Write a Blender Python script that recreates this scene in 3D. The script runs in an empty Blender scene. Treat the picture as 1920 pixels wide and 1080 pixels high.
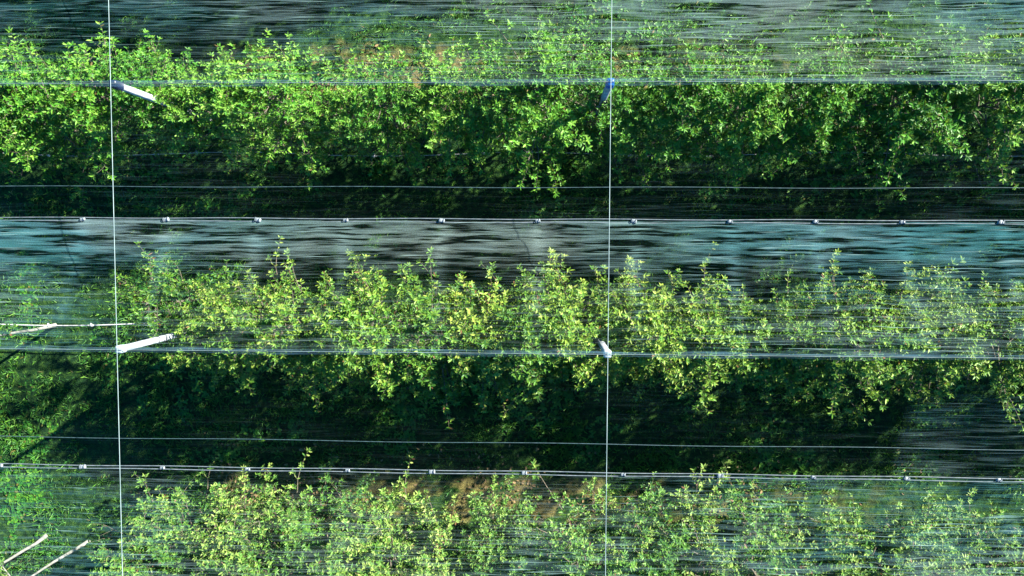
import bpy, math, random
import numpy as np
from mathutils import Vector, Matrix

C = bpy.context.scene.collection
SC = bpy.context.scene
rad = math.radians

# ------------------------------------------------------------------ camera, light, exposure
cam_d = bpy.data.cameras.new('camera'); cam = bpy.data.objects.new('camera', cam_d); C.objects.link(cam)
cam.location = (6.4235, 1.6779, 16.1946)
cam.rotation_euler = (rad(-3.3239), rad(2.0760), rad(0.2425))
cam_d.sensor_width = 36.0; cam_d.lens = 36.0 * 1517.0 / 1920.0
cam_d.clip_start = 0.1; cam_d.clip_end = 2000
SC.camera = cam

SUN_ELEV = 30.5      # degrees above the horizon
SUN_DIR = 33.0       # direction towards the sun, measured from +x (picture right) to +y (picture top)
world = bpy.data.worlds.new('World'); SC.world = world; world.use_nodes = True
wn = world.node_tree
bg = wn.nodes['Background']; sky = wn.nodes.new('ShaderNodeTexSky')
sky.sky_type = 'NISHITA'; sky.sun_disc = False
sky.sun_elevation = rad(SUN_ELEV); sky.sun_rotation = rad(90 - SUN_DIR)
sky.air_density = 1.3; sky.dust_density = 0.2; sky.ozone_density = 5.0
hs = wn.nodes.new('ShaderNodeHueSaturation'); hs.inputs['Saturation'].default_value = 1.6
wn.links.new(sky.outputs[0], hs.inputs['Color']); wn.links.new(hs.outputs[0], bg.inputs[0]); bg.inputs[1].default_value = 0.05
sl = bpy.data.lights.new('sun', 'SUN'); sun = bpy.data.objects.new('sun', sl); C.objects.link(sun)
sl.energy = 5.0; sl.angle = rad(0.8); sl.color = (1.0, 0.94, 0.78)
sdir = Vector((math.cos(rad(SUN_ELEV)) * math.cos(rad(SUN_DIR)), math.cos(rad(SUN_ELEV)) * math.sin(rad(SUN_DIR)), math.sin(rad(SUN_ELEV))))
sun.rotation_euler = sdir.to_track_quat('Z', 'Y').to_euler(); sun.location = (30, 30, 40)
SC.view_settings.view_transform = 'Standard'; SC.view_settings.look = 'None'
SC.view_settings.gamma = 1.0; SC.view_settings.use_curve_mapping = False
SC.view_settings.exposure = 2.05
SC.cycles.max_bounces = 6; SC.cycles.diffuse_bounces = 1; SC.cycles.transmission_bounces = 3
SC.cycles.transparent_max_bounces = 10; SC.cycles.glossy_bounces = 2

# ------------------------------------------------------------------ layout (metres)
S = 4.0              # distance between tree rows
HR = 4.2             # ridge height
HV = 3.2             # valley height
BAY = 7.42           # post spacing along a row
X0, X1 = -6.5, 18.5  # extent of nets and cables
V_UP, V_LOW = 2.0, -2.10     # valley lines (y)
UP, MID, LOW, FAR = S, 0.0, -S, 2 * S
FARTHER = ["uppermost", "middle", "lowest"]

# ------------------------------------------------------------------ helpers
def nt(name):
    m = bpy.data.materials.new(name); m.use_nodes = True
    t = m.node_tree; t.nodes.clear()
    o = t.nodes.new('ShaderNodeOutputMaterial')
    return m, t, o
def N(t, kind, **kw):
    n = t.nodes.new(kind)
    for k, v in kw.items():
        if k.startswith('i_'):
            k = k[2:]
            n.inputs[int(k) if k.isdigit() else k.replace('_', ' ')].default_value = v
        else: setattr(n, k, v)
    return n
def L(t, a, b): t.links.new(a, b)
def ramp(t, fac, stops, interp='LINEAR'):
    r = t.nodes.new('ShaderNodeValToRGB'); r.color_ramp.interpolation = interp
    els = r.color_ramp.elements
    while len(els) < len(stops): els.new(0.5)
    for e, (p, c) in zip(els, stops):
        e.position = p; e.color = (*c, 1) if len(c) == 3 else c
    L(t, fac, r.inputs[0]); return r.outputs[0]
def noise(t, vec, scale, detail=4, rough=0.55):
    n = N(t, 'ShaderNodeTexNoise'); n.inputs['Scale'].default_value = scale
    n.inputs['Detail'].default_value = detail; n.inputs['Roughness'].default_value = rough
    L(t, vec, n.inputs['Vector']); return n.outputs['Fac']
def mapping(t, src, scale, loc=(0, 0, 0)):
    m = N(t, 'ShaderNodeMapping'); m.inputs['Scale'].default_value = scale; m.inputs['Location'].default_value = loc
    L(t, src, m.inputs['Vector']); return m.outputs[0]
def mixc(t, fac, a, b, mode='MIX'):
    m = N(t, 'ShaderNodeMix'); m.data_type = 'RGBA'; m.blend_type = mode
    for s, v in ((m.inputs[0], fac), (m.inputs[6], a), (m.inputs[7], b)):
        if hasattr(v, 'is_linked'): L(t, v, s)
        else: s.default_value = v if not isinstance(v, tuple) or len(v) == 4 else (*v, 1)
    return m.outputs[2]
def math_(t, op, a, b=None, clamp=False):
    m = N(t, 'ShaderNodeMath'); m.operation = op; m.use_clamp = clamp
    for s, v in ((m.inputs[0], a), (m.inputs[1], b)):
        if v is None: continue
        if hasattr(v, 'is_linked'): L(t, v, s)
        else: s.default_value = v
    return m.outputs[0]

def make_mesh(name, verts, faces_flat, nper, mat, parent=None, attrs=None, smooth=False, loc=None):
    """verts (n,3) array; faces_flat (f,nper) array"""
    me = bpy.data.meshes.new(name)
    verts = np.asarray(verts, np.float32); faces = np.asarray(faces_flat, np.int32).reshape(-1, nper)
    me.vertices.add(len(verts)); me.vertices.foreach_set('co', verts.ravel())
    me.loops.add(faces.size); me.loops.foreach_set('vertex_index', faces.ravel())
    me.polygons.add(len(faces)); me.polygons.foreach_set('loop_start', np.arange(len(faces), dtype=np.int32) * nper)
    me.polygons.foreach_set('loop_total', np.full(len(faces), nper, np.int32))
    me.update(calc_edges=True)
    if smooth: me.polygons.foreach_set('use_smooth', np.ones(len(faces), bool))
    for k, (dom, arr) in (attrs or {}).items():
        a = me.attributes.new(k, 'FLOAT', dom); a.data.foreach_set('value', np.asarray(arr, np.float32))
    me.materials.append(mat); me.validate()
    o = bpy.data.objects.new(name, me); C.objects.link(o)
    if parent: o.parent = parent
    if loc: o.location = loc
    return o
def tag(o, label=None, cat=None, group=None, kind=None):
    if label: o['label'] = label
    if cat: o['category'] = cat
    if group: o['group'] = group
    if kind: o['kind'] = kind
    return o
def empty(name, loc=(0, 0, 0)):
    o = bpy.data.objects.new(name, None); C.objects.link(o); o.location = loc; o.empty_display_size = 0.2; return o

class MB:
    """collects tubes and boxes as quads"""
    def __init__(s): s.v = []; s.f = []; s.n = 0
    def tube(s, pts, radii, k=6):
        pts = np.asarray(pts, float); n = len(pts)
        radii = np.full(n, radii) if np.isscalar(radii) else np.asarray(radii)
        d = np.gradient(pts, axis=0); d /= np.linalg.norm(d, axis=1)[:, None] + 1e-9
        ref = np.array([0, 0, 1.]) if abs(d[:, 2]).mean() < 0.8 else np.array([1., 0, 0])
        u = np.cross(d, ref); u /= np.linalg.norm(u, axis=1)[:, None] + 1e-9
        w = np.cross(d, u)
        a = np.linspace(0, 2 * np.pi, k, endpoint=False)
        ring = pts[:, None] + radii[:, None, None] * (np.cos(a)[None, :, None] * u[:, None] + np.sin(a)[None, :, None] * w[:, None])
        b = s.n; s.v.append(ring.reshape(-1, 3)); s.n += n * k
        i = np.arange(n - 1)[:, None] * k; j = np.arange(k)[None]; j2 = (j + 1) % k
        f = np.stack([i + j, i + j2, i + k + j2, i + k + j], -1).reshape(-1, 4) + b
        s.f.append(f)
        for e, c in ((0, pts[0]), (n - 1, pts[-1])):          # end caps as thin quads round a centre vertex
            s.v.append(c[None]); ci = s.n; s.n += 1
            q = [[b + e * k + jj, b + e * k + (jj + 1) % k, b + e * k + (jj + 2) % k, ci] for jj in range(0, k - 1, 2)]
            s.f.append(np.array(q))
    def box(s, lo, hi, rot=None, cen=None, bev=0.0):
        lo = np.array(lo, float); hi = np.array(hi, float); c = (lo + hi) / 2; h = (hi - lo) / 2
        # octagonal-section box (chamfered upright edges), capped
        b = bev
        prof = np.array([[-h[0] + b, -h[1]], [h[0] - b, -h[1]], [h[0], -h[1] + b], [h[0], h[1] - b], [h[0] - b, h[1]], [-h[0] + b, h[1]], [-h[0], h[1] - b], [-h[0], -h[1] + b]])
        zs = [(-h[2], 1.0), (h[2] - b, 1.0), (h[2], 1 - b / max(h[0], h[1]))]
        V = np.concatenate([np.c_[prof * sc_, np.full(8, z)] for z, sc_ in zs])
        F = []
        for r in range(2):
            for j in range(8): F.append([r * 8 + j, r * 8 + (j + 1) % 8, r * 8 + 8 + (j + 1) % 8, r * 8 + 8 + j])
        for r0 in (0, 16): F += [[r0, r0 + 1, r0 + 2, r0 + 3], [r0, r0 + 3, r0 + 4, r0 + 7], [r0 + 4, r0 + 5, r0 + 6, r0 + 7]]
        if rot is not None: V = V @ np.array(rot).T
        s.v.append(V + c); s.f.append(np.array(F) + s.n); s.n += 24
    def build(s, name, mat, parent=None, smooth=True, attrs=None, loc=None):
        o = make_mesh(name, np.concatenate(s.v), np.concatenate(s.f), 4, mat, parent, attrs, smooth, loc)
        return o

def vnoise(x, y, seed):
    """smooth value noise, x and y arrays in lattice units"""
    r = np.random.RandomState(seed); T = r.rand(512, 512)
    xi = np.floor(x).astype(int); yi = np.floor(y).astype(int); fx = x - xi; fy = y - yi
    fx = fx * fx * (3 - 2 * fx); fy = fy * fy * (3 - 2 * fy)
    g = lambda a, b: T[a % 512, b % 512]
    return (g(xi, yi) * (1 - fx) + g(xi + 1, yi) * fx) * (1 - fy) + (g(xi, yi + 1) * (1 - fx) + g(xi + 1, yi + 1) * fx) * fy

# ------------------------------------------------------------------ materials
def leaf_material(name, dark, mid, light, brown=(0.16, 0.075, 0.025)):
    m, t, o = nt(name)
    at = N(t, 'ShaderNodeAttribute', attribute_name='tint')
    oi = N(t, 'ShaderNodeObjectInfo')
    f = math_(t, 'ADD', at.outputs['Fac'], math_(t, 'MULTIPLY', math_(t, 'SUBTRACT', oi.outputs['Random'], 0.5), 0.35))
    col = ramp(t, f, [(0.0, dark), (0.5, mid), (0.93, light), (0.985, light), (0.995, brown)])
    col = mixc(t, 1.0, col, oi.outputs['Color'], 'MULTIPLY')
    d = N(t, 'ShaderNodeBsdfPrincipled'); L(t, col, d.inputs['Base Color']); d.inputs['Roughness'].default_value = 0.42
    d.inputs['Specular IOR Level'].default_value = 0.3
    tr = N(t, 'ShaderNodeBsdfTranslucent')
    L(t, mixc(t, 0.6, col, (0.26, 0.36, 0.03)), tr.inputs['Color'])
    mx = N(t, 'ShaderNodeMixShader'); mx.inputs[0].default_value = 0.26
    L(t, d.outputs[0], mx.inputs[1]); L(t, tr.outputs[0], mx.inputs[2]); L(t, mx.outputs[0], o.inputs[0])
    return m
M_leaf = leaf_material('apple_leaf', (0.006, 0.062, 0.026), (0.105, 0.250, 0.022), (0.360, 0.440, 0.070))  # dark tone lowered to put crown shade into the leaves
M_grass = leaf_material('grass_blade', (0.004, 0.036, 0.014), (0.036, 0.175, 0.024), (0.14, 0.32, 0.03), (0.16, 0.15, 0.04))

def bark_material():
    m, t, o = nt('bark'); tc = N(t, 'ShaderNodeTexCoord')
    n = noise(t, mapping(t, tc.outputs['Object'], (30, 30, 8)), 1.0, 5)
    col = ramp(t, n, [(0.3, (0.05, 0.045, 0.035)), (0.55, (0.12, 0.105, 0.08)), (0.8, (0.22, 0.20, 0.16))])
    p = N(t, 'ShaderNodeBsdfPrincipled'); L(t, col, p.inputs['Base Color']); p.inputs['Roughness'].default_value = 0.85
    b = N(t, 'ShaderNodeBump'); b.inputs['Strength'].default_value = 0.5; b.inputs['Distance'].default_value = 0.01
    L(t, n, b.inputs['Height']); L(t, b.outputs[0], p.inputs['Normal']); L(t, p.outputs[0], o.inputs[0]); return m
M_bark = bark_material()

def plain_material(name, a, b, scale, rough, metal=0.0, stretch=(1, 1, 1)):
    m, t, o = nt(name); tc = N(t, 'ShaderNodeTexCoord')
    n = noise(t, mapping(t, tc.outputs['Object'], stretch), scale, 6)
    col = ramp(t, n, [(0.3, a), (0.7, b)])
    p = N(t, 'ShaderNodeBsdfPrincipled'); L(t, col, p.inputs['Base Color']); p.inputs['Roughness'].default_value = rough
    p.inputs['Metallic'].default_value = metal
    bm = N(t, 'ShaderNodeBump'); bm.inputs['Strength'].default_value = 0.3; bm.inputs['Distance'].default_value = 0.003
    L(t, n, bm.inputs['Height']); L(t, bm.outputs[0], p.inputs['Normal'])
    L(t, p.outputs[0], o.inputs[0]); return m
M_concrete = plain_material('concrete', (0.20, 0.23, 0.27), (0.40, 0.43, 0.47), 9, 0.75)
M_cable = plain_material('galvanised_cable', (0.12, 0.19, 0.21), (0.30, 0.40, 0.42), 1.6, 0.5, 0.0, (1, 1, 1))
M_ridge = plain_material('dull_cable', (0.05, 0.10, 0.12), (0.20, 0.28, 0.32), 2.5, 0.6)
M_cord = plain_material('pale_cord', (0.05, 0.08, 0.10), (0.14, 0.17, 0.20), 12, 0.7)
M_cord_dim = plain_material('grey_cord', (0.008, 0.03, 0.04), (0.05, 0.10, 0.12), 12, 0.7)
M_clip = plain_material('clip_plastic', (0.14, 0.17, 0.20), (0.26, 0.30, 0.34), 30, 0.5)
M_navy = plain_material('navy_plastic', (0.004, 0.010, 0.035), (0.008, 0.018, 0.055), 20, 0.35)
M_blue = plain_material('blue_plastic', (0.006, 0.07, 0.30), (0.012, 0.11, 0.38), 20, 0.3)
M_greycap = plain_material('grey_plastic', (0.30, 0.38, 0.42), (0.42, 0.50, 0.54), 20, 0.35)
M_hose = plain_material('drip_hose', (0.34, 0.36, 0.38), (0.58, 0.60, 0.62), 9, 0.35)
M_steelwire = plain_material('wire_wrap', (0.02, 0.025, 0.03), (0.05, 0.055, 0.06), 9, 0.5)

def net_material():
    m, t, o = nt('hail_net'); tc = N(t, 'ShaderNodeTexCoord')
    obj = tc.outputs['Object']
    dn = N(t, 'ShaderNodeAttribute', attribute_name='netfill').outputs['Fac']
    # warp the lookup a little so the bunched threads wander
    wv = N(t, 'ShaderNodeTexNoise'); wv.inputs['Scale'].default_value = 0.9; wv.inputs['Detail'].default_value = 3
    L(t, obj, wv.inputs['Vector'])
    wob = N(t, 'ShaderNodeVectorMath', operation='MULTIPLY'); L(t, wv.outputs['Color'], wob.inputs[0]); wob.inputs[1].default_value = (0.25, 0.06, 0.0)
    ad = N(t, 'ShaderNodeVectorMath', operation='ADD'); L(t, obj, ad.inputs[0]); L(t, wob.outputs[0], ad.inputs[1])
    P = ad.outputs[0]
    n1 = noise(t, mapping(t, P, (0.8, 11.5, 0)), 1.0, 3, 0.6)       # wide folds
    n2 = noise(t, mapping(t, P, (2.2, 34.0, 0), (3, 1, 0)), 1.0, 2, 0.6)     # threads pushed together
    n3 = noise(t, mapping(t, obj, (60.0, 60.0, 0)), 1.0, 2, 0.7)    # weave grain
    f = math_(t, 'ADD', math_(t, 'MULTIPLY', n1, 0.76), math_(t, 'MULTIPLY', n2, 0.24))
    f0 = f
    f = ramp(t, f, [(0.445, (0.03,) * 3), (0.48, (0.45,) * 3), (0.525, (0.85,) * 3), (0.61, (1.0,) * 3)])
    g = ramp(t, n3, [(0.30, (0.45,) * 3), (0.70, (1.0,) * 3)])
    nf = noise(t, mapping(t, P, (1.2, 42.0, 0), (5, 8, 0)), 1.0, 3, 0.6)
    fine = ramp(t, nf, [(0.46, (0.0,) * 3), (0.56, (1.0,) * 3)])
    full = math_(t, 'MULTIPLY', math_(t, 'SUBTRACT', dn, 0.30), 1.5, True)
    full = math_(t, 'ADD', math_(t, 'MULTIPLY', full, 0.60), 0.10)
    fine = math_(t, 'ADD', full, math_(t, 'MULTIPLY', fine, math_(t, 'SUBTRACT', 1.0, full)))
    a = math_(t, 'MULTIPLY', math_(t, 'MULTIPLY', math_(t, 'MULTIPLY', f, g), fine), dn)
    n4 = noise(t, mapping(t, P, (0.8, 50.0, 0), (9, 4, 0)), 1.0, 2, 0.55)
    thread = ramp(t, n4, [(0.60, (0.0,) * 3), (0.68, (1.0,) * 3)])
    lean = math_(t, 'MULTIPLY', thread, math_(t, 'MULTIPLY', math_(t, 'SUBTRACT', dn, 0.02), 1.7, True))
    a = math_(t, 'MAXIMUM', a, math_(t, 'MULTIPLY', lean, 0.75))
    a = math_(t, 'MINIMUM', a, 0.93)
    cl = noise(t, mapping(t, obj, (0.35, 0.8, 0), (7, 2, 0)), 1.0, 3)
    col = ramp(t, cl, [(0.35, (0.030, 0.108, 0.125)), (0.5, (0.056, 0.138, 0.165)), (0.62, (0.105, 0.165, 0.180))])
    du = N(t, 'ShaderNodeAttribute', attribute_name='warm_tone').outputs['Fac']
    col = mixc(t, math_(t, 'MULTIPLY', du, 0.60), col, (0.130, 0.160, 0.140))
    col = mixc(t, math_(t, 'MULTIPLY', thread, 0.5), col, (0.22, 0.33, 0.34))
    d = N(t, 'ShaderNodeBsdfDiffuse'); L(t, col, d.inputs[0])
    tr = N(t, 'ShaderNodeBsdfTranslucent'); L(t, col, tr.inputs[0])
    mx = N(t, 'ShaderNodeMixShader'); mx.inputs[0].default_value = 0.12
    L(t, d.outputs[0], mx.inputs[1]); L(t, tr.outputs[0], mx.inputs[2])
    tp = N(t, 'ShaderNodeBsdfTransparent')
    fin = N(t, 'ShaderNodeMixShader'); L(t, a, fin.inputs[0]); L(t, tp.outputs[0], fin.inputs[1]); L(t, mx.outputs[0], fin.inputs[2])
    L(t, fin.outputs[0], o.inputs[0]); return m
M_net = net_material()
def band_material():
    m, t, o = nt('net_selvage'); tc = N(t, 'ShaderNodeTexCoord')
    n = noise(t, mapping(t, tc.outputs['Object'], (1.1, 30, 0)), 1.0, 4, 0.65)
    al = ramp(t, n, [(0.36, (0.0,) * 3), (0.68, (0.5,) * 3)])
    d = N(t, 'ShaderNodeBsdfDiffuse'); d.inputs[0].default_value = (0.07, 0.14, 0.20, 1)
    tp = N(t, 'ShaderNodeBsdfTransparent'); fin = N(t, 'ShaderNodeMixShader')
    L(t, al, fin.inputs[0]); L(t, tp.outputs[0], fin.inputs[1]); L(t, d.outputs[0], fin.inputs[2]); L(t, fin.outputs[0], o.inputs[0]); return m
M_band = band_material()

def ground_material():
    m, t, o = nt('orchard_floor'); tc = N(t, 'ShaderNodeTexCoord'); g = tc.outputs['Object']
    n1 = noise(t, g, 1.1, 5); n2 = noise(t, g, 9.0, 5, 0.65); n3 = noise(t, g, 45.0, 3, 0.7)
    grass = ramp(t, math_(t, 'ADD', math_(t, 'MULTIPLY', n2, 0.6), math_(t, 'MULTIPLY', n3, 0.4)),
                 [(0.35, (0.003, 0.012, 0.008)), (0.5, (0.010, 0.042, 0.012)), (0.65, (0.06, 0.13, 0.02))])
    soil = ramp(t, math_(t, 'ADD', math_(t, 'MULTIPLY', n2, 0.5), math_(t, 'MULTIPLY', n3, 0.5)),
                [(0.35, (0.04, 0.034, 0.02)), (0.55, (0.17, 0.15, 0.05)), (0.68, (0.42, 0.33, 0.14))])
    sx = N(t, 'ShaderNodeSeparateXYZ'); L(t, g, sx.inputs[0])
    cx = N(t, 'ShaderNodeCombineXYZ'); L(t, sx.outputs['Y'], cx.inputs['Y'])
    L(t, math_(t, 'ADD', sx.outputs['X'], math_(t, 'MULTIPLY', math_(t, 'SUBTRACT', 4.95, sx.outputs['Y']), 0.42)), cx.inputs['X']); shv = cx.outputs[0]
    ph = math_(t, 'MULTIPLY', math_(t, 'ADD', sx.outputs['Y'], 1.5 + 40 * 4.3), 1 / 4.3)
    fr = math_(t, 'FRACT', ph)
    dist = math_(t, 'MULTIPLY', math_(t, 'ABSOLUTE', math_(t, 'SUBTRACT', fr, 0.5)), 4.3)   # metres from the tree line
    e = math_(t, 'SUBTRACT', math_(t, 'ADD', 0.62, math_(t, 'MULTIPLY', math_(t, 'SUBTRACT', n1, 0.5), 1.6)), dist)
    k = math_(t, 'MULTIPLY', e, 3.0, True)
    k = math_(t, 'MULTIPLY', k, math_(t, 'MULTIPLY', math_(t, 'ADD', sx.outputs['X'], 0.6), 1.0, True))
    k = math_(t, 'MULTIPLY', k, math_(t, 'SUBTRACT', 1.9, math_(t, 'MULTIPLY', sx.outputs['X'], 0.13), True))
    yy = math_(t, 'ABSOLUTE', math_(t, 'SUBTRACT', sx.outputs['Y'], 1.0))
    k = math_(t, 'MULTIPLY', k, math_(t, 'MULTIPLY', math_(t, 'SUBTRACT', yy, 0.9), 3.0, True))
    k = math_(t, 'MULTIPLY', k, ramp(t, noise(t, shv, 2.3, 4, 0.6), [(0.445, (0.0,) * 3), (0.56, (1,) * 3)]))
    col = mixc(t, k, grass, soil)
    p = N(t, 'ShaderNodeBsdfPrincipled'); L(t, col, p.inputs['Base Color']); p.inputs['Roughness'].default_value = 0.95
    p.inputs['Specular IOR Level'].default_value = 0.15
    b = N(t, 'ShaderNodeBump'); b.inputs['Strength'].default_value = 0.9; b.inputs['Distance'].default_value = 0.04
    L(t, math_(t, 'ADD', n2, n3), b.inputs['Height']); L(t, b.outputs[0], p.inputs['Normal'])
    L(t, p.outputs[0], o.inputs[0]); return m
M_ground = ground_material()
M_litter = plain_material('dry_leaf', (0.12, 0.085, 0.04), (0.32, 0.22, 0.11), 3, 0.9)

# ------------------------------------------------------------------ ground
def build_ground():
    xs = np.concatenate([[-300, -120, -40], np.linspace(-10, 22, 120), [50, 140, 300]])
    ys = np.concatenate([[-300, -120, -40], np.linspace(-10, 12, 90), [40, 140, 300]])
    X, Y = np.meshgrid(xs, ys, indexing='ij')
    Z = 0.10 * (vnoise(X * 0.9 + 100, Y * 0.9 + 100, 5) - 0.5) + 0.05 * (vnoise(X * 3 + 100, Y * 3 + 100, 6) - 0.5)
    V = np.c_[X.ravel(), Y.ravel(), Z.ravel()]
    ny = len(ys); i, j = np.meshgrid(np.arange(len(xs) - 1), np.arange(ny - 1), indexing='ij'); b = i * ny + j
    F = np.stack([b, b + ny, b + ny + 1, b + 1], -1).reshape(-1, 4)
    tag(make_mesh('ground', V, F, 4, M_ground, smooth=True), kind='structure')
build_ground()

def leaf_quads(P, D, U, Lh, Wd, fold=0.28, droop=0.18):
    """leaves at points P along unit D with up U: 6 verts and 2 quads each"""
    Sd = np.cross(D, U); Sd /= np.linalg.norm(Sd, axis=1)[:, None] + 1e-9
    Up = np.cross(Sd, D)
    l = Lh[:, None]; w = Wd[:, None]
    base = P; tip = P + D * l - Up * l * droop
    def side(s, t_, k): return P + D * l * t_ + s * Sd * w * 0.5 * k + Up * w * fold * 0.5 - Up * l * droop * t_ * t_
    a1 = side(1, .28, .9); a2 = side(1, .66, .85); b2 = side(-1, .66, .85); b1 = side(-1, .28, .9)
    V = np.stack([base, a1, a2, tip, b2, b1], 1).reshape(-1, 3)
    k = np.arange(len(P))[:, None] * 6
    F = np.concatenate([np.stack([k + 0, k + 1, k + 2, k + 3], -1).reshape(-1, 1, 4), np.stack([k + 0, k + 3, k + 4, k + 5], -1).reshape(-1, 1, 4)], 1).reshape(-1, 4)
    return V, F

def build_grass():
    r = np.random.RandomState(11)
    n = 75000
    x = r.uniform(-6, 18, n); y = r.uniform(-7.2, 8.2, n)
    dist = np.abs(((y + 2 + 160) % 4.0) - 2.0)
    clump = vnoise(x * 1.6 + 50, y * 1.6 + 50, 21) * 0.6 + vnoise(x * 5 + 50, y * 5 + 50, 22) * 0.4
    keep = (r.rand(n) < np.clip((clump - 0.28) * 3, 0.08, 1)) & ((dist > 0.75 + 0.6 * (vnoise(x + 9, y + 9, 23) - 0.5)) | (x < -.4) | (r.rand(n) < 0.16))
    x, y, clump = x[keep], y[keep], clump[keep]; n = len(x)
    nb = 5
    az = r.uniform(0, 2 * np.pi, (n, nb)); el = r.uniform(0.3, 1.25, (n, nb))
    D = np.stack([np.cos(az) * np.cos(el), np.sin(az) * np.cos(el), np.sin(el)], -1).reshape(-1, 3)
    P = np.repeat(np.c_[x, y, np.zeros(n)], nb, 0) + np.c_[r.normal(0, .02, (n * nb, 2)), np.zeros(n * nb)]
    U = np.tile([0, 0, 1.0], (n * nb, 1)) + r.normal(0, .1, (n * nb, 3))
    big = np.repeat(clump, nb)
    broad = np.repeat(vnoise(x * 2.2 + 33, y * 2.2 + 33, 29) + r.normal(0, .12, n) > .62, nb)     # clover and dandelion patches
    D[broad, 2] *= .4
    ln = np.where(broad, r.uniform(.05, .10, n * nb), r.uniform(.045, .12, n * nb)) * (0.6 + big)
    wd = np.where(broad, r.uniform(.03, .055, n * nb), r.uniform(.010, .024, n * nb))
    V, F = leaf_quads(P, D, U, ln, wd, .2, .5)
    tint = np.clip(np.repeat(r.rand(n), nb) * 0.6 + r.rand(n * nb) * 0.3 + 0.05, 0, .94)
    tint[r.rand(n * nb) < 0.03] = 1.3
    tag(make_mesh('grass', V, F, 4, M_grass, attrs={'tint': ('FACE', np.repeat(tint, 2))}),
        'green grass and low weeds covering the alleys between the tree rows', 'grass', kind='stuff')
    # dry leaves and prunings lying on the bare strips
    n = 9000
    x = r.uniform(-6, 18, n); row = r.choice([-4.0, 0.0, 4.0, 8.0], n); off = r.normal(0.75, 0.33, n); y = row + off
    keep = r.rand(n) < np.clip((vnoise(x * 1.3 + 70, y * 1.3 + 70, 31) - 0.38) * 4, 0.02, 1) * (x > -.2) * (row != 0) * np.clip(1.8 - x * .12, .1, 1)
    x, y = x[keep], y[keep]; n = len(x); az = r.uniform(0, 2 * np.pi, n)
    D = np.c_[np.cos(az), np.sin(az), r.normal(0, .2, n)]; U = np.tile([0, 0, 1.0], (n, 1)) + r.normal(0, .3, (n, 3))
    V, F = leaf_quads(np.c_[x, y, r.uniform(.03, .07, n)], D, U, r.uniform(.05, .09, n), r.uniform(.03, .05, n), .5, .1)
    tag(make_mesh('leaf_litter', V, F, 4, M_litter), 'dry brown leaves scattered on the bare strips beside the trees', 'leaf litter', kind='stuff')
build_grass()

# ------------------------------------------------------------------ trees
def rot_about(v, axis, a):
    axis = axis / (np.linalg.norm(axis) + 1e-9)
    return v * math.cos(a) + np.cross(axis, v) * math.sin(a) + axis * np.dot(axis, v) * (1 - math.cos(a))

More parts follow.
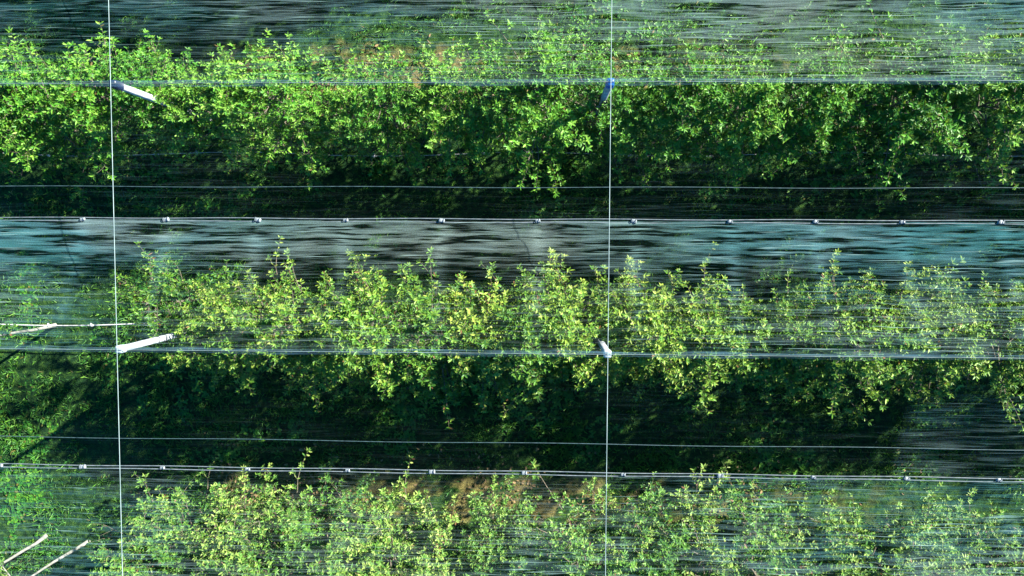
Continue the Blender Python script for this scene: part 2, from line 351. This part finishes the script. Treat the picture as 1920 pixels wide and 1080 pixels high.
def make_tree_meshes(seed, height=3.25, bare=0.55, limbs=30, reach=1.15, dens=1.0):
    r = np.random.RandomState(seed)
    tb = MB()
    zz = np.linspace(0, height, 9)
    wob = np.cumsum(r.normal(0, .03 if bare < 1 else .012, (9, 2)), 0); wob[0] = 0
    tr = np.c_[wob, zz]
    tb.tube(tr, np.linspace(.036, .008, 9) + np.r_[.006, np.zeros(8)], 8)
    LP, LD, LU = [], [], []
    def shoot(p, d, ln):
        """leafy shoot: leaves spiral along it and end in a rosette"""
        n = max(3, int(ln / 0.038))
        q = p.copy(); dd = d / np.linalg.norm(d); pts = [q.copy()]
        ga = r.uniform(0, 6.28)
        for i in range(n):
            dd = dd + np.array([0, 0, .05]) + r.normal(0, .07, 3); dd /= np.linalg.norm(dd)
            q = q + dd * ln / n; pts.append(q.copy())
            perp = np.cross(dd, [0.3, 0.2, 1.0]); perp /= np.linalg.norm(perp) + 1e-9
            if r.rand() < 0.93 * dens:
                ga += 2.4; o = rot_about(perp, dd, ga)
                LD.append(o * 0.85 + dd * 0.45 + np.array([0, 0, .12])); LP.append(q.copy()); LU.append(np.array([0, 0, 1.0]) + dd * .6)
        for k in range(int(6 * dens + .5)):
            o = rot_about(perp, dd, ga + k * 1.05)
            LD.append(o * 0.8 + dd * r.uniform(.4, .9)); LP.append(q + r.normal(0, .006, 3)); LU.append(np.array([0, 0, 1.0]) + dd * .6)
        tb.tube(np.array(pts), np.linspace(.006, .0025, len(pts)), 3)
    ga = r.uniform(0, 6)
    for i in range(limbs):
        t = (i + r.rand()) / limbs
        z = bare + (height - bare - .1) * t ** 0.9
        ga += 2.4 + r.normal(0, .3)
        prof = math.sin(min(1, (1 - t) * 1.25 + .16) * math.pi / 2)
        ln = reach * prof * r.uniform(.55, 1.12)
        # trellised tree: limbs reach further across the row than along it
        lush = r.choice([.35, .8, 1.0, 1.25])
        dx, dy = math.cos(ga) * .62, math.sin(ga)
        rise = r.uniform(.12, .65)
        d = np.array([dx, dy, rise]); d /= np.linalg.norm(d)
        p = np.array([np.interp(z, zz, tr[:, 0]), np.interp(z, zz, tr[:, 1]), z])
        pts = [p.copy()]; m = 7; q = p.copy(); dd = d.copy()
        for k in range(m):
            dd = dd + np.array([0, 0, -.05 if t < .6 else .06]) + r.normal(0, .10, 3); dd /= np.linalg.norm(dd)
            q = q + dd * ln / m; pts.append(q.copy())
            if k >= 1:
                for _ in range(int(3.2 * lush + r.rand())):
                    s = dd * r.uniform(.3, 1.0) + r.normal(0, .55, 3) + np.array([0, 0, r.uniform(.1, .9)])
                    shoot(q, s, r.uniform(.10, .30) * (1.25 if t > .75 else 1))
        shoot(q, dd + np.array([0, 0, .3]), r.uniform(.2, .45))
        tb.tube(np.array(pts), np.linspace(.016, .006, len(pts)), 5)
    for _ in range(r.randint(2, 5)):
        shoot(tr[-1 - r.randint(0, 2)], np.array([r.normal(0, .4), r.normal(0, .5), 1.0]), r.uniform(.2, .42))
    LP = np.array(LP); LD = np.array(LD) + r.normal(0, .18, (len(LP), 3)); LD /= np.linalg.norm(LD, axis=1)[:, None]
    LU = np.array(LU) + r.normal(0, .25, LP.shape)
    n = len(LP)
    V, F = leaf_quads(LP, LD, LU, r.uniform(.060, .100, n), r.uniform(.023, .036, n))
    # tint yellower outward and upward, darker inside: crown shade put into the colour
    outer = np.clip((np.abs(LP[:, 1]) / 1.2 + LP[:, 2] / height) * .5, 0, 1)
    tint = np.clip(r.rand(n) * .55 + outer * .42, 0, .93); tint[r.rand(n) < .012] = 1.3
    return tb, (V, F, np.repeat(tint, 2)), n

M_pale = plain_material('pale_bark', (0.12, 0.13, 0.12), (0.32, 0.32, 0.30), 9, 0.8)
protos = []
nleaf = 0
def make_tree(seed, bark=None, **kw):
    global nleaf
    root = empty('apple_tree')
    tb, (V, F, tint), n = make_tree_meshes(seed, **kw); nleaf += n
    tb.build('trunk', bark or M_bark, root)
    make_mesh('crown', V, F, 4, M_leaf, root, attrs={'tint': ('FACE', tint)})
    return root
used = set()
def place(proto, loc, rz, sc, label, group):
    if proto.name not in used: o = proto; used.add(proto.name)
    else:
        o = proto.copy(); C.objects.link(o)
        for ch in proto.children:
            c = ch.copy(); C.objects.link(c); c.parent = o
    o.location = loc; o.rotation_euler = (0, 0, rz); o.scale = sc
    for ch in o.children:
        if ch.name.startswith('crown'):
            ch.color = (.64, .98, .85, 1) if loc[1] > 3 else ((.97, .99, 1.1, 1) if loc[1] > -1.5 else (.88, .95, 1.5, 1))  # row tint; part of it is net haze put into the leaf colour
    tag(o, label, 'apple tree', group); return o
P_full = [make_tree(100 + i, height=3.15 + .3 * random.Random(i).random(), limbs=36, reach=1.12 + .2 * random.Random(i + 50).random()) for i in range(9)]
P_thin = [make_tree(200 + i, height=2.9, limbs=20, reach=.95, dens=.8) for i in range(1)]
P_bare = [make_tree(300 + i, height=3.2, bare=2.1, limbs=12, reach=.8, bark=M_pale) for i in range(2)]

ORD = ['first', 'second', 'third', 'fourth', 'fifth', 'sixth', 'seventh', 'eighth', 'ninth', 'tenth', 'eleventh', 'twelfth', 'thirteenth',
       'fourteenth', 'fifteenth', 'sixteenth', 'seventeenth', 'eighteenth', 'nineteenth', 'twentieth', 'twenty-first', 'twenty-second', 'twenty-third', 'twenty-fourth', 'twenty-fifth', 'twenty-sixth', 'twenty-seventh', 'twenty-eighth', 'twenty-ninth', 'thirtieth', 'thirty-first', 'thirty-second']
def fill_row(y, xs, rowname, group, seed, shrink=1.0, start=0):
    r = random.Random(seed); last = None
    for i, x in enumerate(xs):
        p = r.choice([q for q in P_full if q is not last]); last = p
        s = r.uniform(.76, 1.08) * shrink
        rz = r.choice([0, math.pi]) + r.uniform(-.35, .35)
        place(p, (x + r.uniform(-.16, .16), y + r.uniform(-.12, .12), 0), rz, (s * r.uniform(.92, 1.08), s, s * r.uniform(.94, 1.05)),
              'leafy apple tree in the %s tree row, %s from the left' % (rowname, ORD[i + start]), group)
upper_x = list(np.arange(-3.9, 19.5, .86))
mid_x = list(np.arange(0.50, 20.5, .80))
low_x = list(np.arange(-0.95, 17.6, .80))
fill_row(UP, upper_x, 'uppermost', 'apple trees of the uppermost row', 1)
fill_row(FAR + .3, list(np.arange(-3.4, 5.2, .9)), 'out-of-picture left top', 'apple trees of the row beyond the top edge', 4, 1.0)  # unseen row, kept full size so its shade covers the top left
fill_row(FAR + .75, list(np.arange(5.4, 19, .9)), 'out-of-picture right top', 'apple trees of the row beyond the top edge', 5, .72)  # unseen trees set back and shrunk so sun reaches the top strip
place(P_bare[0], (-3.52, -0.08, 0), .4, (1, 1, 1), 'young bare-stemmed apple tree at the left edge of the middle row', 'apple trees of the middle row')
place(P_thin[0], (-0.35, 0.45, 0), .2, (.95, .9, .95), 'small thin apple tree leaning out beside the left post of the middle row', 'apple trees of the middle row')
fill_row(MID, mid_x, 'middle', 'apple trees of the middle row', 2, start=2)
place(P_bare[1], (-2.95, -4.60, 0), 1.2, (1, 1, 1), 'bare-stemmed apple tree at the bottom left, right one of two', 'apple trees of the lowest row')
place(P_bare[0], (-3.86, -4.50, 0), 2.2, (1, 1, 1), 'bare-stemmed apple tree at the bottom left, left one of two', 'apple trees of the lowest row')
fill_row(LOW, low_x, 'lowest', 'apple trees of the lowest row', 9, start=2)
print('LEAVES', nleaf)

# ------------------------------------------------------------------ posts
def post(x, y, label, cap_mat, cap_len, wraps=()):
    root = empty('net_post', (x, y, 0)); tag(root, label, 'post', 'concrete posts carrying the net')
    b = MB(); b.box((-.045, -.045, -.1), (.045, .045, HR - .10), bev=.012); b.build('shaft', M_concrete, root, smooth=False)
    b = MB(); b.box((-.058, -.058, HR - cap_len), (.058, .058, HR - .015), bev=.018); b.build('post_cap', cap_mat, root, smooth=False)
    for z in wraps:
        w = MB(); a = np.linspace(0, 2 * np.pi, 13); q = .052
        w.tube(np.c_[np.clip(np.cos(a) * .08, -q, q), np.clip(np.sin(a) * .08, -q, q), z + a * .003], .006, 5); w.build('wire_wrap', M_steelwire, root)
post(0, UP, 'white concrete post with navy cap in the upper left of the orchard', M_navy, .26)
post(BAY, UP, 'concrete post with bright blue cap where the upper ridge meets the right cross cable', M_blue, .22)
post(0, MID, 'white concrete post with grey cap and wire wraps, centre left', M_greycap, .16, (2.95, 2.7))
post(BAY, MID, 'short-looking pale post with grey cap on the middle ridge near the right cross cable', M_greycap, .10)

# ------------------------------------------------------------------ cables
def line_pts(a, b, sag=0.0, n=60, jit=0.0, seed=0):
    r = np.random.RandomState(seed); t = np.linspace(0, 1, n)
    P = np.array(a)[None] * (1 - t[:, None]) + np.array(b)[None] * t[:, None]
    P[:, 2] -= sag * 4 * t * (1 - t)
    if jit: P += np.cumsum(r.normal(0, jit, P.shape), 0) * np.array([0, 1, 1])
    return P
def cable(name, pts, rr, mat, label, cat, group=None):
    b = MB(); b.tube(pts, rr, 6); return tag(b.build(name, mat), label, cat, group)
cable('cross_cable', line_pts((0, -8, HR + .02), (0, 10, HR + .02)), .0052, M_cable, 'pale steel cable running top to bottom on the left over the post tops', 'cable', 'cables across the rows')
cable('cross_cable', line_pts((BAY, -8, HR + .02), (BAY, 10, HR + .02)), .0048, M_cable, 'pale steel cable running top to bottom right of the centre', 'cable', 'cables across the rows')
for y, nm in ((UP, 'upper'), (MID, 'middle')):
    cable('ridge_cable', line_pts((X0, y, HR), (X1, y, HR)), .0042, M_ridge, 'thin steel cable along the %s ridge of the net' % nm, 'cable', 'cables along the ridges')
# drip hoses hanging low beside the trees
def hose(y, z, label, seed, x0=-6, x1=18, rr=.012):
    root = empty('drip_hose', (0, y, z)); tag(root, label, 'drip hose', 'drip hoses along the tree rows')
    xs = np.linspace(x0, x1, 140)
    zz = .05 * np.sin(xs * 1.9 + seed) * np.sin(xs * .6); yy = .04 * np.sin(xs * 1.1 + seed)
    b = MB(); b.tube(np.c_[xs, yy, zz], rr, 6); b.build('hose', M_hose, root)
    for k in range(int((x1 - x0) / 1.05)):
        xc = x0 + .6 + k * 1.05 + .2 * math.sin(k * 3.3)
        yc, zc = np.interp(xc, xs, yy), np.interp(xc, xs, zz)
        e = MB(); e.tube(np.array([[xc - .05, yc, zc], [xc - .02, yc, zc], [xc - .018, yc, zc], [xc + .018, yc, zc], [xc + .02, yc, zc], [xc + .05, yc, zc]]), [.016, .018, .032, .032, .018, .016], 8)
        e.tube(np.array([[xc, yc, zc], [xc, yc + .05, zc + .03]]), .011, 6)
        e.build('emitter', M_hose, root)
hose(UP - .66, .55, 'thin pale drip hose under the uppermost tree row', 1.0, rr=.006)
hose(MID + .02, .75, 'pale drip hose with knobbly emitters, bare at the left end of the middle row', 2.0)

# ------------------------------------------------------------------ nets
def net(y_r, z_r, y_v, z_v, seed, label, dfun, cord=False, valley_cord=True, ridge_band=True):
    ylo, yhi = min(y_r, y_v), max(y_r, y_v)
    root = empty('hail_net', (6, (y_r + y_v) / 2, 0)); tag(root, label, 'hail net', 'hail nets over the orchard')
    ox, oy = 6, (y_r + y_v) / 2
    xs = np.linspace(X0, X1, 420); ts = np.linspace(0, 1, 150)
    X, T = np.meshgrid(xs, ts, indexing='ij')
    Y = y_r + (y_v - y_r) * T
    amp = 4 * T * (1 - T)
    edge = np.clip(np.minimum(T, 1 - T) * 14, 0, 1)
    a_big = vnoise(X * .35 + 60, Y * .9 + 60, seed + 5)
    wr = (vnoise(X * .8 + 60, Y * 11 + 60, seed) - .5) * .050 * (0.3 + a_big) + (vnoise(X * 1.7 + 60, Y * 24 + 60, seed + 1) - .5) * .018
    Z = z_r + (z_v - z_r) * T - .10 * amp * np.sign(z_r - z_v) - .05 * amp * (np.cos(X * 2 * np.pi / 1.6) * .5 + .5) * .5 + wr * edge
    V = np.c_[(X - ox).ravel(), (Y - oy).ravel(), Z.ravel()]
    n = len(ts); i, j = np.meshgrid(np.arange(len(xs) - 1), np.arange(n - 1), indexing='ij'); b = i * n + j
    F = np.stack([b, b + n, b + n + 1, b + 1], -1).reshape(-1, 4)
    if y_v < y_r: F = F[:, ::-1]
    dn = dfun(X, T)
    warm_tone = np.clip(np.exp(-((X - (4.6 if y_r < 3 or y_v < 3 else 8.5)) / 4.0) ** 4) * (.55 + .9 * vnoise(X * .45 + 60, Y * .8 + 60, 91)), 0, 1)  # net tone warmer and greyer over the middle stretch, patchy
    make_mesh('mesh', V, F, 4, M_net, root, attrs={'netfill': ('POINT', dn.ravel()), 'warm_tone': ('POINT', warm_tone.ravel())}, smooth=True)
    s = 1 if y_v > y_r else -1
    if valley_cord:
        P = line_pts((X0 - ox, y_v - oy - s * .026, z_v), (X1 - ox, y_v - oy - s * .026, z_v), 0, 120)
        P[:, 1] += .006 * np.sin(P[:, 0] * 2.1 + seed)
        m = MB(); m.tube(P, .008, 6); m.build('edge_cord', M_cord, root)
    if ridge_band:
        bx = np.linspace(X0, X1, 200); w = .016 + .03 * vnoise(bx * .9 + 60, bx * 0 + 60, seed + 9)
        ya = y_r + s * .012; sl = (z_v - z_r) / abs(y_v - y_r)
        VV = np.concatenate([np.c_[bx - ox, np.full(200, ya - oy), np.full(200, z_r + .012)], np.c_[bx - ox, ya + s * w - oy, z_r + .012 + sl * w]])
        k = np.arange(199); FF = np.stack([k, k + 1, k + 201, k + 200], -1)
        if s < 0: FF = FF[:, ::-1]
        make_mesh('ridge_hem', VV, FF, 4, M_band, root)
    if cord:
        t = .74; y = y_r + (y_v - y_r) * t; z = z_r + (z_v - z_r) * t - .10 * 4 * t * (1 - t) + .03
        P = line_pts((X0 - ox, y - oy, z), (X1 - ox, y - oy, z), 0, 120); P[:, 1] += .008 * np.sin(P[:, 0] * 1.3 + seed)
        m = MB(); m.tube(P, .0055, 5); m.build('reinforcing_cord', M_cord_dim, root)
    return root

def clipbands(X, xs, w=.16):
    r = np.zeros_like(X)
    for c in xs: r = np.maximum(r, np.exp(-((X - c) / w) ** 2))
    return r
def px2x(px, z): return 6.4235 + (px - 1015.0) * (16.1946 - z) / 1517.0 * .9965
clips_up = [px2x(p, HV) for p in (-35, 138, 300, 477, 645, 827, 1008, 1187, 1365, 1522, 1680, 1858, 2030)]
clips_low = [px2x(p, HV) for p in (-40, 125, 283, 450, 645, 808, 985, 1173, 1356, 1530, 1703, 1873, 2045)]
def d_top(X, T):  # fill per slope: dense where sunlit, near clear in shade, imitating the light
    return (.34 + .30 * np.clip((X - 4) / 9, -.3, 1) + .3 * np.clip((T - .3) / .3, 0, 1)) + .4 * (vnoise(X * .5 + 60, T * 2 + 60, 77) - .5)
def d_up_s(X, T): return .01 + .06 * T + .12 * (vnoise(X * .6 + 60, T * 3 + 60, 78) - .5) + .25 * np.clip((X - 13) / 3, 0, 1)
def d_mid_n(X, T):
    v = 1 - T
    return .20 + .25 * np.clip(-X - .2, 0, 1) + .13 * np.clip((X - 8.5) / 3, 0, 1) + .66 * np.clip((T - .55) / .25, 0, 1) + .55 * clipbands(X, clips_up, .11) * T ** .5 + .35 * (vnoise(X * .6 + 60, T * 2 + 60, 79) - .5)
def d_mid_s(X, T): return .00 + .10 * (vnoise(X * .6 + 60, T * 3 + 60, 80) - .3) + .27 * np.clip((X - 12.0) * 9, 0, 1) * np.clip((T - .25) * 5, 0, 1) + .15 * ((X > 14.4) & (T > .6))
def d_low_n(X, T): return .14 + .22 * np.clip((X - 7) / 3, 0, 1) + .26 * (1 - T) + .35 * (vnoise(X * .6 + 60, T * 2 + 60, 81) - .5) + .12 * clipbands(X, clips_low)
net(UP, HR, UP + 2.0, HV, 500, 'sunlit hail net rising out of the top edge down to the upper ridge', d_top)
net(UP, HR, V_UP, HV, 520, 'dark see-through net slope between the upper ridge and the upper clipped seam', d_up_s, cord=True)
net(MID, HR, V_UP, HV, 540, 'sunlit streaky net slope between the upper clipped seam and the middle ridge', d_mid_n)
net(MID, HR, V_LOW, HV, 560, 'dark see-through net slope between the middle ridge and the lower clipped seam', d_mid_s, cord=True)
net(LOW + .05, HR, V_LOW, HV, 580, 'sunlit net slope below the lower clipped seam at the bottom of the picture', d_low_n)

# clips that join neighbouring nets along the valleys
def make_clip():
    root = empty('net_clip')
    b = MB(); b.box((-.045, -.026, -.010), (.045, .026, .018), bev=.008); b.build('plate', M_clip, root, smooth=False)
    for s in (-1, 1):
        q = MB(); a = np.linspace(-.6, math.pi + .6, 9)
        q.tube(np.c_[np.full(9, s * .03), np.cos(a) * .03, np.sin(a) * .022 + .012], .006, 5); q.build('hook', M_cord, root)
    return root
clip0 = make_clip(); first = True
for xs, y, nm in ((clips_up, V_UP, 'upper'), (clips_low, V_LOW, 'lower')):
    k = 0
    for x in xs:
        if not (-3.0 < x < 14.9 ): continue
        if first: o = clip0; first = False
        else:
            o = clip0.copy(); C.objects.link(o)
            for ch in clip0.children:
                c = ch.copy(); C.objects.link(c); c.parent = o
        o.location = (x, y, HV + .005); q = random.Random(k * 7 + int(y * 10)); o.rotation_euler = (q.uniform(-.3, .3), q.uniform(-.1, .1), q.uniform(-.22, .22)); o.scale = (q.uniform(.8, 1.2),) * 3
        tag(o, 'small pale plastic clip on the %s net seam, %s from the left' % (nm, ORD[k]), 'net clip', 'clips along the %s seam' % nm); k += 1
